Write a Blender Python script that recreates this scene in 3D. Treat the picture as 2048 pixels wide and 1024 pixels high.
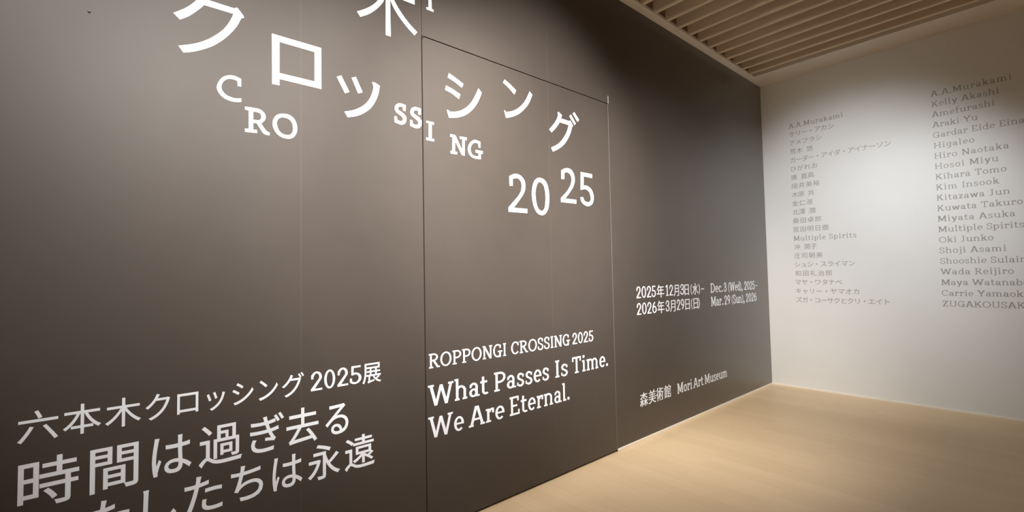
import bpy, bmesh, math, random
from mathutils import Vector, Matrix

for o in list(bpy.data.objects):
    bpy.data.objects.remove(o, do_unlink=True)
SC = bpy.context.scene
COL = SC.collection

# ------------------------------------------------------------------ camera
# dark wall = plane y=0, pale wall = plane x=0, floor z=0, room is x<0, y<0
CAM_LOC = (-6.62439, -2.433178, 1.5)
YAW, PITCH, ROLL = 0.852146482, 0.0402566176, -0.0192342341
cam_data = bpy.data.cameras.new('camera')
cam = bpy.data.objects.new('camera', cam_data)
COL.objects.link(cam)
cy, sy, cp, sp = math.cos(YAW), math.sin(YAW), math.cos(PITCH), math.sin(PITCH)
fwd = Vector((cy*cp, sy*cp, sp))
rt = Vector((sy, -cy, 0.0))
up = rt.cross(fwd)
cr, sr = math.cos(ROLL), math.sin(ROLL)
rt2 = rt*cr + up*sr
up2 = up*cr - rt*sr
rot = Matrix((rt2, up2, -fwd)).transposed()
cam.matrix_world = Matrix.Translation(CAM_LOC) @ rot.to_4x4()
cam_data.sensor_width = 36.0
cam_data.lens = 36.0*933.4446/2048.0
cam_data.clip_start = 0.05
SC.camera = cam

# ------------------------------------------------------------------ colour management, world
SC.view_settings.view_transform = 'Standard'
SC.view_settings.look = 'None'
SC.view_settings.gamma = 1.0
SC.view_settings.use_curve_mapping = False
SC.view_settings.exposure = 0.0
w = bpy.data.worlds.new('world')
SC.world = w
w.use_nodes = True
w.node_tree.nodes['Background'].inputs[0].default_value = (1.0, 0.9, 0.78, 1)
w.node_tree.nodes['Background'].inputs[1].default_value = 0.0
SC.cycles.max_bounces = 8
SC.cycles.diffuse_bounces = 6

# ------------------------------------------------------------------ lights: ceiling track spots, and one added fill
def spot(name, loc, aim, power, angle, blend, col=(1.0, 0.93, 0.84), size=0.12):
    l = bpy.data.lights.new(name, 'SPOT')
    l.energy = power
    l.spot_size = math.radians(angle)
    l.spot_blend = blend
    l.color = col
    l.shadow_soft_size = size
    o = bpy.data.objects.new(name, l)
    COL.objects.link(o)
    o.location = loc
    o.rotation_euler = (Vector(aim)-Vector(loc)).to_track_quat('-Z', 'Y').to_euler()
    return o
WARM, NEUTRAL, COOL, AMBER = (1.0, 0.955, 0.89), (0.99, 0.955, 0.955), (0.92, 0.965, 1.03), (1.0, 0.93, 0.82)
spot('title_spot', (-7.2, -2.4, 3.85), (-6.2, 0, 2.0), 420, 50, 0.9, WARM)
spot('title_spot', (-7.2, -2.4, 3.85), (-6.0, 0, 1.35), 245, 40, 0.9, WARM)
spot('title_spot', (-6.0, -2.4, 3.85), (-5.0, 0, 2.0), 580, 50, 0.9, WARM)
spot('title_spot', (-6.4, -3.4, 3.85), (-5.4, 0, 2.2), 770, 45, 0.9, WARM)
spot('title_spot', (-5.2, -3.4, 3.85), (-4.2, 0, 2.2), 1600, 45, 0.9, WARM)
spot('date_spot', (-4.6, -2.8, 3.85), (-2.4, 0, 1.2), 850, 60, 1.0, WARM)
spot('list_spot', (-2.3, -0.85, 3.9), (0, -0.85, 2.5), 14, 90, 1.0, AMBER)
spot('list_spot', (-2.3, -1.9, 3.9), (0, -1.7, 1.6), 118, 60, 1.0, COOL)
spot('list_spot', (-3.2, -1.4, 3.9), (0, -0.9, 1.9), 430, 60, 1.0, COOL)
spot('list_spot', (-3.4, -2.4, 3.9), (0, -0.3, 1.2), 60, 45, 1.0, COOL)
spot('floor_spot', (-2.4, -1.5, 3.9), (-1.5, -1.0, 0.0), 95, 70, 1.0, (1.0, 0.90, 0.72))
spot('floor_spot', (-4.2, -0.7, 3.9), (-3.6, -0.4, 0.0), 270, 50, 1.0, NEUTRAL)
spot('fill_spot', (-5.6, -4.8, 3.9), (-5.4, -4.8, 0.0), 520, 90, 1.0, AMBER)  # added unseen downlight, bounced off the floor to lift ceiling and ambient


# ------------------------------------------------------------------ materials
def mat(name, col, rough=0.6, spec=0.3):
    m = bpy.data.materials.new(name)
    m.use_nodes = True
    b = m.node_tree.nodes['Principled BSDF']
    b.inputs['Base Color'].default_value = (*col, 1)
    b.inputs['Roughness'].default_value = rough
    b.inputs['Specular IOR Level'].default_value = spec
    return m

def node(m, kind, **kw):
    n = m.node_tree.nodes.new(kind)
    for k, v in kw.items():
        setattr(n, k, v)
    return n

def noisy(name, col, var, scale, rough=0.6, spec=0.3, bump=0.0, stretch=(1, 1, 1), bscale=300.0):
    m = mat(name, col, rough, spec)
    nt = m.node_tree
    b = nt.nodes['Principled BSDF']
    tc = node(m, 'ShaderNodeTexCoord')
    mp = node(m, 'ShaderNodeMapping')
    mp.inputs['Scale'].default_value = stretch
    nt.links.new(tc.outputs['Object'], mp.inputs['Vector'])
    nz = node(m, 'ShaderNodeTexNoise')
    nz.inputs['Scale'].default_value = scale
    nz.inputs['Detail'].default_value = 5.0
    nt.links.new(mp.outputs['Vector'], nz.inputs['Vector'])
    rp = node(m, 'ShaderNodeValToRGB')
    rp.color_ramp.elements[0].position = 0.3
    rp.color_ramp.elements[1].position = 0.7
    rp.color_ramp.elements[0].color = (*[max(0, c*(1-var)) for c in col], 1)
    rp.color_ramp.elements[1].color = (*[min(1, c*(1+var)) for c in col], 1)
    nt.links.new(nz.outputs['Fac'], rp.inputs['Fac'])
    nt.links.new(rp.outputs['Color'], b.inputs['Base Color'])
    if bump:
        n2 = node(m, 'ShaderNodeTexNoise')
        n2.inputs['Scale'].default_value = bscale
        nt.links.new(tc.outputs['Object'], n2.inputs['Vector'])
        bp = node(m, 'ShaderNodeBump')
        bp.inputs['Strength'].default_value = bump
        bp.inputs['Distance'].default_value = 0.001
        nt.links.new(n2.outputs['Fac'], bp.inputs['Height'])
        nt.links.new(bp.outputs['Normal'], b.inputs['Normal'])
    return m

M_DARK = noisy("taupe_wallcovering", (0.056, 0.0445, 0.0380), 0.035, 6.0, 0.52, 0.5, 0.15, bscale=420.0)
_b = M_DARK.node_tree.nodes['Principled BSDF']
# satin covering: much glossier when seen along the surface
_nt = M_DARK.node_tree
_lw = node(M_DARK, 'ShaderNodeLayerWeight'); _lw.inputs['Blend'].default_value = 0.5
_pw = node(M_DARK, 'ShaderNodeMath', operation='POWER'); _pw.inputs[1].default_value = 6.0
_ml = node(M_DARK, 'ShaderNodeMath', operation='MULTIPLY', use_clamp=True); _ml.inputs[1].default_value = 2.6
_gl = node(M_DARK, 'ShaderNodeBsdfGlossy'); _gl.inputs['Roughness'].default_value = 0.33
_gl.inputs['Color'].default_value = (0.95, 0.93, 0.90, 1)
_mx = node(M_DARK, 'ShaderNodeMixShader')
_nt.links.new(_lw.outputs['Facing'], _pw.inputs[0])
_nt.links.new(_pw.outputs[0], _ml.inputs[0])
_nt.links.new(_ml.outputs[0], _mx.inputs[0])
_nt.links.new(_b.outputs[0], _mx.inputs[1])
_nt.links.new(_gl.outputs[0], _mx.inputs[2])
_nt.links.new(_mx.outputs[0], _nt.nodes['Material Output'].inputs['Surface'])
M_SEAM = mat('wallcovering_seam', (0.088, 0.071, 0.060), 0.5, 0.5)
M_EDGE_LIT = mat('lit_edge_trim', (0.20, 0.17, 0.145), 0.4, 0.5)  # lighter tone paints in the light caught by the door edge
M_GAP = mat('dark_gap', (0.030, 0.021, 0.015), 0.9, 0.1)
M_PALE = noisy('pale_wall_paint', (0.74, 0.73, 0.70), 0.012, 3.0, 0.6, 0.25, 0.08)
M_SOFFIT = noisy('soffit_paint', (0.78, 0.70, 0.60), 0.02, 3.0, 0.7, 0.2)
M_SLAT = noisy('slat_wood', (0.72, 0.58, 0.43), 0.06, 5.0, 0.6, 0.25, stretch=(6, 0.7, 6))
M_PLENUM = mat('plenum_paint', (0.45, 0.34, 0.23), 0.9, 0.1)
M_WHITE = mat('white_vinyl', (0.84, 0.88, 0.955), 0.45, 0.3)
M_GREY = mat('grey_vinyl', (0.33, 0.305, 0.27), 0.5, 0.3)
M_SKIRT = noisy('baseboard_wood', (0.82, 0.74, 0.62), 0.03, 6.0, 0.45, 0.3)
M_STEEL = mat('satin_metal', (0.62, 0.60, 0.56), 0.35, 0.5)
M_LAMPW = mat('lamp_white', (0.75, 0.72, 0.68), 0.4, 0.4)

def floor_material():
    m = mat('maple_floor', (0.6, 0.45, 0.28), 0.42, 0.28)
    nt = m.node_tree
    b = nt.nodes['Principled BSDF']
    tc = node(m, 'ShaderNodeTexCoord')
    mp = node(m, 'ShaderNodeMapping')
    mp.inputs['Rotation'].default_value = (0, 0, math.radians(90))
    nt.links.new(tc.outputs['Object'], mp.inputs['Vector'])
    br = node(m, 'ShaderNodeTexBrick')
    br.inputs['Scale'].default_value = 1.0
    br.inputs['Brick Width'].default_value = 1.2
    br.inputs['Row Height'].default_value = 0.12
    br.inputs['Mortar Size'].default_value = 0.0008
    br.inputs['Color1'].default_value = (0.635, 0.480, 0.305, 1)
    br.inputs['Color2'].default_value = (0.595, 0.445, 0.277, 1)
    br.inputs['Mortar'].default_value = (0.50, 0.36, 0.21, 1)
    nt.links.new(mp.outputs['Vector'], br.inputs['Vector'])
    mp2 = node(m, 'ShaderNodeMapping')
    mp2.inputs['Scale'].default_value = (9.0, 0.8, 1.0)
    nt.links.new(tc.outputs['Object'], mp2.inputs['Vector'])
    nz = node(m, 'ShaderNodeTexNoise')
    nz.inputs['Scale'].default_value = 4.0
    nz.inputs['Detail'].default_value = 6.0
    nt.links.new(mp2.outputs['Vector'], nz.inputs['Vector'])
    rp = node(m, 'ShaderNodeValToRGB')
    rp.color_ramp.elements[0].color = (0.92, 0.91, 0.89, 1)
    rp.color_ramp.elements[1].color = (1.0, 1.0, 1.0, 1)
    nt.links.new(nz.outputs['Fac'], rp.inputs['Fac'])
    mx = node(m, 'ShaderNodeMix', data_type='RGBA', blend_type='MULTIPLY')
    mx.inputs[0].default_value = 1.0
    nt.links.new(br.outputs['Color'], mx.inputs[6])
    nt.links.new(rp.outputs['Color'], mx.inputs[7])
    nt.links.new(mx.outputs[2], b.inputs['Base Color'])
    return m
M_FLOOR = floor_material()

# ------------------------------------------------------------------ object helpers
def link(name, bm, material, parent=None):
    me = bpy.data.meshes.new(name)
    bmesh.ops.recalc_face_normals(bm, faces=bm.faces[:])
    bm.to_mesh(me)
    bm.free()
    me.materials.append(material)
    o = bpy.data.objects.new(name, me)
    COL.objects.link(o)
    if parent is not None:
        o.parent = parent
    return o

def tag(o, label, cat, group=None):
    o['label'] = label
    o['category'] = cat
    if group:
        o['group'] = group
    return o

def struct(o, label=None):
    o['kind'] = 'structure'
    if label:
        o['label'] = label
    return o

def empty(name, loc):
    o = bpy.data.objects.new(name, None)
    o.empty_display_size = 0.05
    COL.objects.link(o)
    o.location = loc
    return o

def box(bm, x0, x1, y0, y1, z0, z1):
    v = [bm.verts.new(c) for c in ((x0, y0, z0), (x1, y0, z0), (x1, y1, z0), (x0, y1, z0), (x0, y0, z1), (x1, y0, z1), (x1, y1, z1), (x0, y1, z1))]
    for f in ((0, 3, 2, 1), (4, 5, 6, 7), (0, 1, 5, 4), (1, 2, 6, 5), (2, 3, 7, 6), (3, 0, 4, 7)):
        bm.faces.new([v[i] for i in f])

def boxes(name, lst, material, parent=None, bevel=0.0):
    bm = bmesh.new()
    for b in lst:
        box(bm, *b)
    if bevel:
        bmesh.ops.bevel(bm, geom=bm.edges[:], offset=bevel, segments=2, affect='EDGES', profile=0.6)
    return link(name, bm, material, parent)
# ------------------------------------------------------------------ the room
HC = 3.958                 # underside of the ceiling
XB, YB = -10.0, -6.2       # the unseen far ends of the room
DX0, DX1, DZ = -5.1907, -3.3652, 2.9601   # flush door panel in the dark wall
GAP = 0.007

struct(boxes('floor', [(XB-0.2, 0.2, YB-0.2, 0.2, -0.1, 0.0)], M_FLOOR), 'pale maple plank floor')

# dark wall: pieces around the door opening, in one mesh
wl = struct(boxes('wall_left', [
    (XB, DX0-GAP/2, 0, 0.12, 0, HC+0.5),
    (DX0-GAP/2, DX1+0.002, 0, 0.12, DZ+GAP/2, HC+0.5),
    (DX1+0.002, 0.12, 0, 0.12, 0, HC+0.5)], M_DARK), 'dark taupe wall carrying the white exhibition lettering')
# fine raised seams of the wall covering
for sx, z0, z1 in ((-5.888, 0.0, HC), (DX1, DZ+0.01, HC), (-4.106, DZ+0.01, HC)):
    s = boxes('covering_seam', [(sx-0.0012, sx+0.0012, -0.0005, 0.002, z0, z1)], M_SEAM, wl)
boxes('panel_joint', [(DX0-0.0017, DX0+0.0017, -0.0004, 0.002, DZ+GAP/2, HC)], M_GAP, wl)
boxes('opening_reveal', [(DX0-GAP, DX1+0.01, 0.05, 0.055, 0, DZ+0.01)], M_GAP, wl)

dr = struct(boxes('door_1', [(DX0+GAP/2, DX1-0.0005, 0.0, 0.045, 0.014, DZ-GAP/2)], M_DARK), 'flush door panel covered like the dark wall')
boxes('covering_seam', [(-4.106-0.0012, -4.106+0.0012, -0.0005, 0.002, 0.014, DZ-GAP/2)], M_SEAM, dr)
boxes('edge_trim', [(DX1-0.001, DX1+0.0022, -0.0012, 0.02, 0.02, DZ-0.004)], M_EDGE_LIT, dr)
boxes('corner_cap', [(DX0-0.002, DX0+0.012, -0.0006, 0.003, DZ-0.016, DZ+0.004)], M_GAP, dr)
struct(boxes('trim_1', [(DX1+0.004, DX1+0.0075, -0.003, 0.004, DZ+0.004, DZ+0.072)], M_STEEL), 'short bright metal edge above the door corner')

struct(boxes('wall_right', [(0, 0.12, YB, 0, 0, HC+0.5)], M_PALE), 'pale wall carrying the grey artist list')
struct(boxes('wall_back', [(XB-0.12, XB, YB, 0.12, 0, HC+0.5)], M_PALE))
struct(boxes('wall_front', [(XB-0.12, 0.12, YB-0.12, YB, 0, HC+0.5)], M_PALE))

# baseboards
struct(boxes('baseboard_left', [(DX1+0.004, -0.011, -0.011, 0, 0, 0.024)], M_SKIRT, None, 0.002), 'low pale wooden baseboard under the dark wall')
struct(boxes('baseboard_right', [(-0.011, 0, YB, 0, 0, 0.024)], M_SKIRT, None, 0.002), 'low pale wooden baseboard under the pale wall')

# ceiling: flat margins and the dark void above the slats
SOF = -0.424
struct(boxes('ceiling', [(SOF, 0.0, YB, 0.0, HC, HC+0.22), (XB, SOF, -0.085, 0.0, HC, HC+0.025)], M_SOFFIT), 'plain ceiling margin framing the slats')
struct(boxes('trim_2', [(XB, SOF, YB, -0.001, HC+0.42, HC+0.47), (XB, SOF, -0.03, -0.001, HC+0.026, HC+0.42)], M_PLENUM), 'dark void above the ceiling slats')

ORD = ['first', 'second', 'third', 'fourth', 'fifth', 'sixth', 'seventh', 'eighth', 'ninth', 'tenth', 'eleventh', 'twelfth', 'thirteenth',
       'fourteenth', 'fifteenth', 'sixteenth', 'seventeenth', 'eighteenth', 'nineteenth', 'twentieth', 'twenty-first']
bm = bmesh.new()
box(bm, -0.052, 0.0, YB+0.02, -0.086, 0.0, 0.2)
bmesh.ops.bevel(bm, geom=[e for e in bm.edges if all(abs(v.co.z) < 1e-6 for v in e.verts)], offset=0.006, segments=2, affect='EDGES')
slat0 = None
for k in range(21):
    xf = -0.53 - 0.2155*k
    if slat0 is None:
        slat0 = link('ceiling_slat', bm, M_SLAT)
        s = slat0
    else:
        s = slat0.copy()
        COL.objects.link(s)
    s.location = (xf, 0, HC)
    tag(s, 'tan wooden ceiling slat, %s counted from the pale wall' % ORD[k] if k else 'tan wooden ceiling slat nearest the pale wall', 'slat', 'wooden ceiling slats')

# the small pin on the dark wall
bm = bmesh.new()
bmesh.ops.create_cone(bm, cap_ends=True, segments=16, radius1=0.005, radius2=0.003, depth=0.006, matrix=Matrix.Translation((-6.681, -0.003, 2.566)) @ Matrix.Rotation(math.pi/2, 4, 'X'))
tag(link('wall_pin', bm, M_SEAM), 'tiny pale pin stuck in dark wall, left of the big katakana', 'pin')
# ------------------------------------------------------------------ slab-serif letters drawn as strokes
# units: cap height 1, x-height 0.7.  A glyph is (advance, [strokes]); a stroke is a list of (left, right) point pairs.
VW, HW = 0.134, 0.102      # stem and hairline widths
SB = 0.060                 # side bearing
XH = 0.70

def vb(x, y0, y1, w=None):                    # upright bar centred on x
    w = (w or VW)/2
    return [((x-w, y0), (x+w, y0)), ((x-w, y1), (x+w, y1))]
def hb(x0, x1, y0, y1):                       # flat bar
    return [((x0, y0), (x0, y1)), ((x1, y0), (x1, y1))]
def dg(x0, y0, x1, y1, w):                    # slanted bar with level ends
    w /= 2
    return [((x0-w, y0), (x0+w, y0)), ((x1-w, y1), (x1+w, y1))]
def arc(cx, cy, rx, ry, a0, a1, vw=None, hw=None, n=18):   # elliptical band given by its outer radii
    vw = vw or VW; hw = hw or HW
    out = []
    for i in range(n+1):
        a = math.radians(a0+(a1-a0)*i/n)
        c, s = math.cos(a), math.sin(a)
        out.append(((cx+rx*c, cy+ry*s), (cx+(rx-vw)*c, cy+(ry-hw)*s)))
    return out
def ft(x, l=None, r=None, y=0.0):             # slab foot
    l = 0.14 if l is None else l; r = 0.14 if r is None else r
    return hb(x-l, x+r, y, y+HW*0.9)
def hd(x, y, l=0.14, r=0.14):                 # slab head
    return hb(x-l, x+r, y-HW*0.9, y)
def spine(w, h):                              # an S of width w and height h
    ru, rl = 0.245*h, 0.255*h
    yu, yl = h-ru, rl
    cx = w/2
    vu, hu = VW*0.95, HW
    pts = []
    up_ = arc(cx-0.01, yu, w/2-0.02, ru+HW/2*0.5, 38, 262, vu, hu)
    lo_ = arc(cx+0.005, yl, w/2, rl+HW/2*0.5, 82, -142, vu, hu)
    pts = up_[:] + [(b, a) for a, b in lo_]
    b1 = hb(w*0.80-0.02, w*0.97, h*0.70, h*0.93)
    b2 = hb(0.0+w*0.0, w*0.17, h*0.07, h*0.31)
    return [pts, b1, b2]
def shift(st, dx, dy=0.0):
    return [[((a[0]+dx, a[1]+dy), (b[0]+dx, b[1]+dy)) for a, b in s] for s in st]

def build_font():
    G = {}
    T = HW*0.9
    G[' '] = (0.36, [])
    G['A'] = (0.92, [dg(.14, 0, .43, 1, .15), dg(.78, 0, .49, 1, .15), hb(.24, .68, .29, .29+HW), ft(.14, .14, .13), ft(.78, .13, .14)])
    G['C'] = (0.84, [arc(.46, .5, .41, .51, 48, 318), hb(.665, .775, .68, .93)])
    G['D'] = (0.92, [vb(.20, 0, 1), arc(.38, .5, .49, .5, -90, 90), hb(.05, .40, 0, HW), hb(.05, .40, 1-HW, 1)])
    G['E'] = (0.78, [vb(.20, 0, 1), hb(.05, .70, 0, HW), hb(.05, .66, 1-HW, 1), hb(.2, .56, .45, .45+HW), hb(.62, .72, 0, .27), hb(.57, .67, .74, 1)])
    G['G'] = (0.92, [arc(.46, .5, .41, .51, 48, 300), hb(.66, .77, .68, .93), hb(.50, .90, .38, .38+HW), hb(.62, .77, 0.0, .40), hb(.44, .7, -0.01, HW-0.01)])
    G['H'] = (1.0, [vb(.20, 0, 1), vb(.80, 0, 1), hb(.2, .8, .45, .45+HW), ft(.20), ft(.80), hd(.20, 1), hd(.80, 1)])
    G['I'] = (0.44, [vb(.22, 0, 1), ft(.22), hd(.22, 1)])
    G['J'] = (0.62, [vb(.36, .2, 1), hd(.36, 1, .17, .14), arc(.20, .2, .235, .21, -130, 0)])
    G['K'] = (0.92, [vb(.20, 0, 1), dg(.27, .42, .72, 1, .17), dg(.76, 0, .40, .60, .18), ft(.20), ft(.77), hd(.20, 1), hd(.72, 1, .13, .12)])
    G['M'] = (1.14, [vb(.20, 0, 1, .13), vb(.94, 0, 1, .14), dg(.22, 1, .57, .12, .17), dg(.92, 1, .57, .12, .15), ft(.20), ft(.94), hd(.16, 1, .11, .12), hd(.98, 1, .12, .11)])
    G['N'] = (0.98, [vb(.20, 0, 1, .125), vb(.79, 0, 1, .125), dg(.19, 1, .77, 0, .17), ft(.20), hd(.15, 1, .10, .10), hd(.79, 1)])
    G['O'] = (0.98, [arc(.49, .5, .44, .51, 0, 360, None, None, 40)])
    G['P'] = (0.80, [vb(.20, 0, 1), arc(.40, .71, .36, .29, -90, 90), hb(.05, .42, 1-HW, 1), hb(.2, .42, .42, .42+HW), ft(.20, .15, .18)])
    G['R'] = (0.88, [vb(.20, 0, 1), arc(.40, .735, .34, .265, -90, 90), hb(.05, .42, 1-HW, 1), hb(.2, .42, .47, .47+HW), ft(.20, .15, .17), dg(.75, 0, .42, .50, .17), hb(.68, .88, 0, T)])
    G['S'] = (0.70, shift(spine(.58, 1.0), .06))
    G['T'] = (0.84, [vb(.42, 0, 1), hb(.05, .79, 1-HW, 1), hb(.05, .15, .72, 1), hb(.69, .79, .72, 1), ft(.42, .16, .16)])
    G['U'] = (0.98, [vb(.20, .36, 1), vb(.78, .36, 1), arc(.49, .37, .365, .38, 180, 360), hd(.20, 1), hd(.78, 1)])
    G['W'] = (1.34, [dg(.14, 1, .40, 0, .15), dg(.67, .95, .40, 0, .13), dg(.67, .95, .94, 0, .15), dg(1.20, 1, .94, 0, .13), hd(.15, 1, .14, .15), hd(1.19, 1, .15, .13)])
    G['Y'] = (0.90, [vb(.45, 0, .48), dg(.13, 1, .45, .40, .17), dg(.77, 1, .45, .40, .16), ft(.45), hd(.14, 1, .12, .13), hd(.76, 1, .13, .12)])
    G['Z'] = (0.80, [hb(.07, .73, 0, HW), hb(.09, .70, 1-HW, 1), dg(.17, .06, .61, .94, .17), hb(.09, .18, .74, 1), hb(.64, .73, 0, .26)])
    G['0'] = (0.74, [arc(.37, .5, .31, .51, 0, 360, .135, None, 40)])
    G['1'] = (0.60, [vb(.32, 0, 1, .135), ft(.32, .19, .19), dg(.12, .80, .29, 1, .15)])
    two = arc(.36, .70, .28, .31, 165, -20, .14, HW) + [((.50, .43), (.39, .50)), ((.27, .10), (.07, .10))]
    G['2'] = (0.72, [two, hb(.07, .66, 0, HW), hb(.085, .195, .62, .84)])
    G['3'] = (0.70, [arc(.32, .745, .28, .265, 140, -90, .14, HW), arc(.31, .28, .33, .29, 90, -140, .14, HW), hb(.20, .34, .46, .46+HW), hb(.06, .17, .66, .86), hb(.04, .15, .12, .32)])
    G['5'] = (0.70, [hb(.12, .60, 1-HW, 1), hb(.12, .235, .50, 1), arc(.31, .31, .33, .32, 125, -145, .14, HW), hb(.04, .15, .13, .33)])
    G['6'] = (0.74, [arc(.37, .31, .31, .32, 0, 360, .14, HW, 32), [((.06, .34), (.20, .34)), ((.09, .55), (.225, .50)), ((.20, .82), (.32, .75)), ((.42, 1.0), (.50, .91))]])
    G['9'] = (0.74, [arc(.37, .69, .31, .32, 0, 360, .14, HW, 32), [((.68, .66), (.54, .66)), ((.65, .45), (.515, .50)), ((.54, .18), (.42, .25)), ((.32, 0.0), (.24, .09))]])
    G['a'] = (0.66, [arc(.30, .46, .245, .25, 150, 0), vb(.47, .10, .46), arc(.29, .205, .24, .215, 0, 360, .135, HW*.9, 28), hb(.42, .64, 0, HW*.8), hb(.08, .18, .47, .62)])
    G['b'] = (0.72, [vb(.17, 0, 1.06), hd(.17, 1.06, .12, .07), arc(.36, .35, .30, .36, 0, 360, None, None, 32)])
    G['c'] = (0.60, [arc(.33, .35, .27, .36, 50, 315), hb(.44, .54, .46, .64)])
    G['d'] = (0.74, [vb(.55, 0, 1.06), hd(.55, 1.06, .13, .07), arc(.35, .35, .29, .36, 0, 360, None, None, 32), hb(.5, .72, 0, HW*.85)])
    G['e'] = (0.64, [arc(.33, .35, .28, .36, -8, 314), hb(.12, .60, .315, .315+HW*.85)])
    G['f'] = (0.48, [vb(.21, 0, .84), arc(.40, .84, .265, .23, 180, 65), ft(.21, .13, .16), hb(.03, .44, XH-HW, XH)])
    G['g'] = (0.70, [arc(.34, .38, .28, .33, 0, 360, None, None, 32), vb(.53, -.06, .66), arc(.32, -.06, .285, .24, 0, -150), hb(.5, .70, XH-HW*.9, XH)])
    G['h'] = (0.80, [vb(.18, 0, 1.06), hd(.18, 1.06, .14, .07), arc(.38, .42, .29, .29, 0, 160), vb(.595, 0, .43), ft(.18, .13, .13), ft(.595, .12, .14)])
    G['i'] = (0.42, [vb(.21, 0, XH), hd(.21, XH, .14, .07), ft(.21), arc(.20, .93, .09, .09, 0, 360, .088, .088, 16)])
    G['j'] = (0.38, [vb(.22, -.06, XH), hd(.22, XH, .15, .07), arc(.06, -.06, .235, .22, 0, -110), arc(.21, .93, .09, .09, 0, 360, .088, .088, 16)])
    G['k'] = (0.76, [vb(.18, 0, 1.06), hd(.18, 1.06, .13, .07), dg(.24, .30, .54, XH, .17), dg(.60, 0, .34, .44, .18), ft(.18), ft(.61, .11, .13), hd(.54, XH, .11, .13)])
    G['l'] = (0.42, [vb(.19, .05, 1.06), hd(.19, 1.06, .14, .07), hb(.115, .36, 0, HW*.95)])
    G['m'] = (1.18, [vb(.18, 0, XH), hd(.18, XH, .14, .07), arc(.37, .42, .27, .29, 0, 160), vb(.57, 0, .43, .14), arc(.76, .42, .27, .29, 0, 160), vb(.955, 0, .43), ft(.18, .13, .12), ft(.57, .10, .11), ft(.955, .11, .14)])
    G['n'] = (0.80, [vb(.18, 0, XH), hd(.18, XH, .14, .07), arc(.38, .42, .29, .29, 0, 160), vb(.595, 0, .43), ft(.18, .13, .13), ft(.595, .12, .14)])
    G['o'] = (0.68, [arc(.34, .35, .29, .36, 0, 360, None, None, 32)])
    G['p'] = (0.74, [vb(.17, -.28, XH), hd(.17, XH, .13, .07), arc(.37, .35, .30, .36, 0, 360, None, None, 32), ft(.17, .13, .15, -.28)])
    G['r'] = (0.56, [vb(.19, 0, XH), hd(.19, XH, .14, .07), ft(.19, .13, .16), arc(.42, .45, .24, .26, 165, 60), hb(.42, .53, .45, .68)])
    G['s'] = (0.58, shift(spine(.46, XH), .06))
    G['t'] = (0.50, [vb(.20, .18, .92), hb(.03, .44, XH-HW, XH), arc(.36, .20, .235, .21, 180, 310)])
    G['u'] = (0.80, [vb(.18, .27, XH), hd(.18, XH, .13, .07), arc(.385, .28, .28, .29, 180, 340), vb(.60, 0, XH), hd(.60, XH, .13, .07), hb(.58, .78, 0, HW*.9)])
    G['w'] = (0.98, [dg(.12, XH, .30, 0, .15), dg(.49, XH-.03, .30, 0, .13), dg(.49, XH-.03, .68, 0, .15), dg(.86, XH, .68, 0, .13), hd(.13, XH, .11, .12), hd(.85, XH, .12, .11)])
    G['y'] = (0.72, [dg(.14, XH, .37, .0, .16), dg(.60, XH, .30, -.20, .145), hd(.14, XH, .12, .13), hd(.59, XH, .13, .11), hb(.10, .34, -.28, -.28+HW)])
    G['z'] = (0.58, [hb(.06, .52, 0, HW*.9), hb(.07, .50, XH-HW*.9, XH), dg(.14, .05, .42, XH-.05, .16), hb(.07, .15, XH-.2, XH), hb(.45, .53, 0, .2)])
    G['.'] = (0.28, [arc(.13, .09, .095, .095, 0, 360, .092, .092, 18)])
    G[','] = (0.28, [arc(.13, .09, .09, .09, 0, 360, .088, .088, 16), [((.10, .06), (.215, .07)), ((.05, -.16), (.12, -.16))]])
    G['('] = (0.36, [arc(.52, .42, .44, .66, 125, 235, .075, .08)])
    G[')'] = (0.36, [arc(-.16, .42, .44, .66, 55, -55, .085, .09)])
    G['-'] = (0.42, [hb(.05, .37, .36, .36+HW)])
    G['&'] = (0.92, [arc(.38, .76, .23, .25, 0, 360, .13, HW, 28), arc(.36, .28, .32, .29, 60, 350, .14, HW), dg(.30, .62, .80, 0, .17), dg(.66, .22, .82, .5, .14)])
    return G
FONT = build_font()
VW, HW = 0.106, 0.086       # a lighter cut for the small list
LIGHT = build_font()
VW, HW = 0.134, 0.102

DEPTH = 0.0009
class Wall:
    """maps (u, v) on a wall to the room: u runs to the reader's right, v up, d out of the wall"""
    def __init__(self, kind):
        self.kind = kind
    def pt(self, u, v, d):
        return (u, -d, v) if self.kind == 'dark' else (-d, -u, v)
DARKW, PALEW = Wall('dark'), Wall('pale')     # on the pale wall u = -y

def add_ribbon(bm, wall, pairs, layer=0, closed=False):
    d = DEPTH + 0.00004*layer
    rows = []
    for a, b in pairs:
        rows.append([bm.verts.new(wall.pt(a[0], a[1], d)), bm.verts.new(wall.pt(b[0], b[1], d)),
                     bm.verts.new(wall.pt(b[0], b[1], -0.0002)), bm.verts.new(wall.pt(a[0], a[1], -0.0002))])
    n = len(rows)
    for i in range(n if closed else n-1):
        r, s = rows[i], rows[(i+1) % n]
        for j in range(4):
            k = (j+1) % 4
            bm.faces.new((r[j], r[k], s[k], s[j]))
    if not closed:
        bm.faces.new(rows[0]); bm.faces.new(rows[-1][::-1])

def add_poly(bm, wall, pts, layer=0):
    d = DEPTH + 0.00004*layer
    top = [bm.verts.new(wall.pt(u, v, d)) for u, v in pts]
    low = [bm.verts.new(wall.pt(u, v, -0.0002)) for u, v in pts]
    bm.faces.new(top); bm.faces.new(low[::-1])
    n = len(pts)
    for i in range(n):
        bm.faces.new((top[i], low[i], low[(i+1) % n], top[(i+1) % n]))

def latin_width(t, tr=0.0):
    w = 0.0
    for c in t:
        w += FONT[c][0] + tr
    return w - tr - 2*0.05

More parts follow.
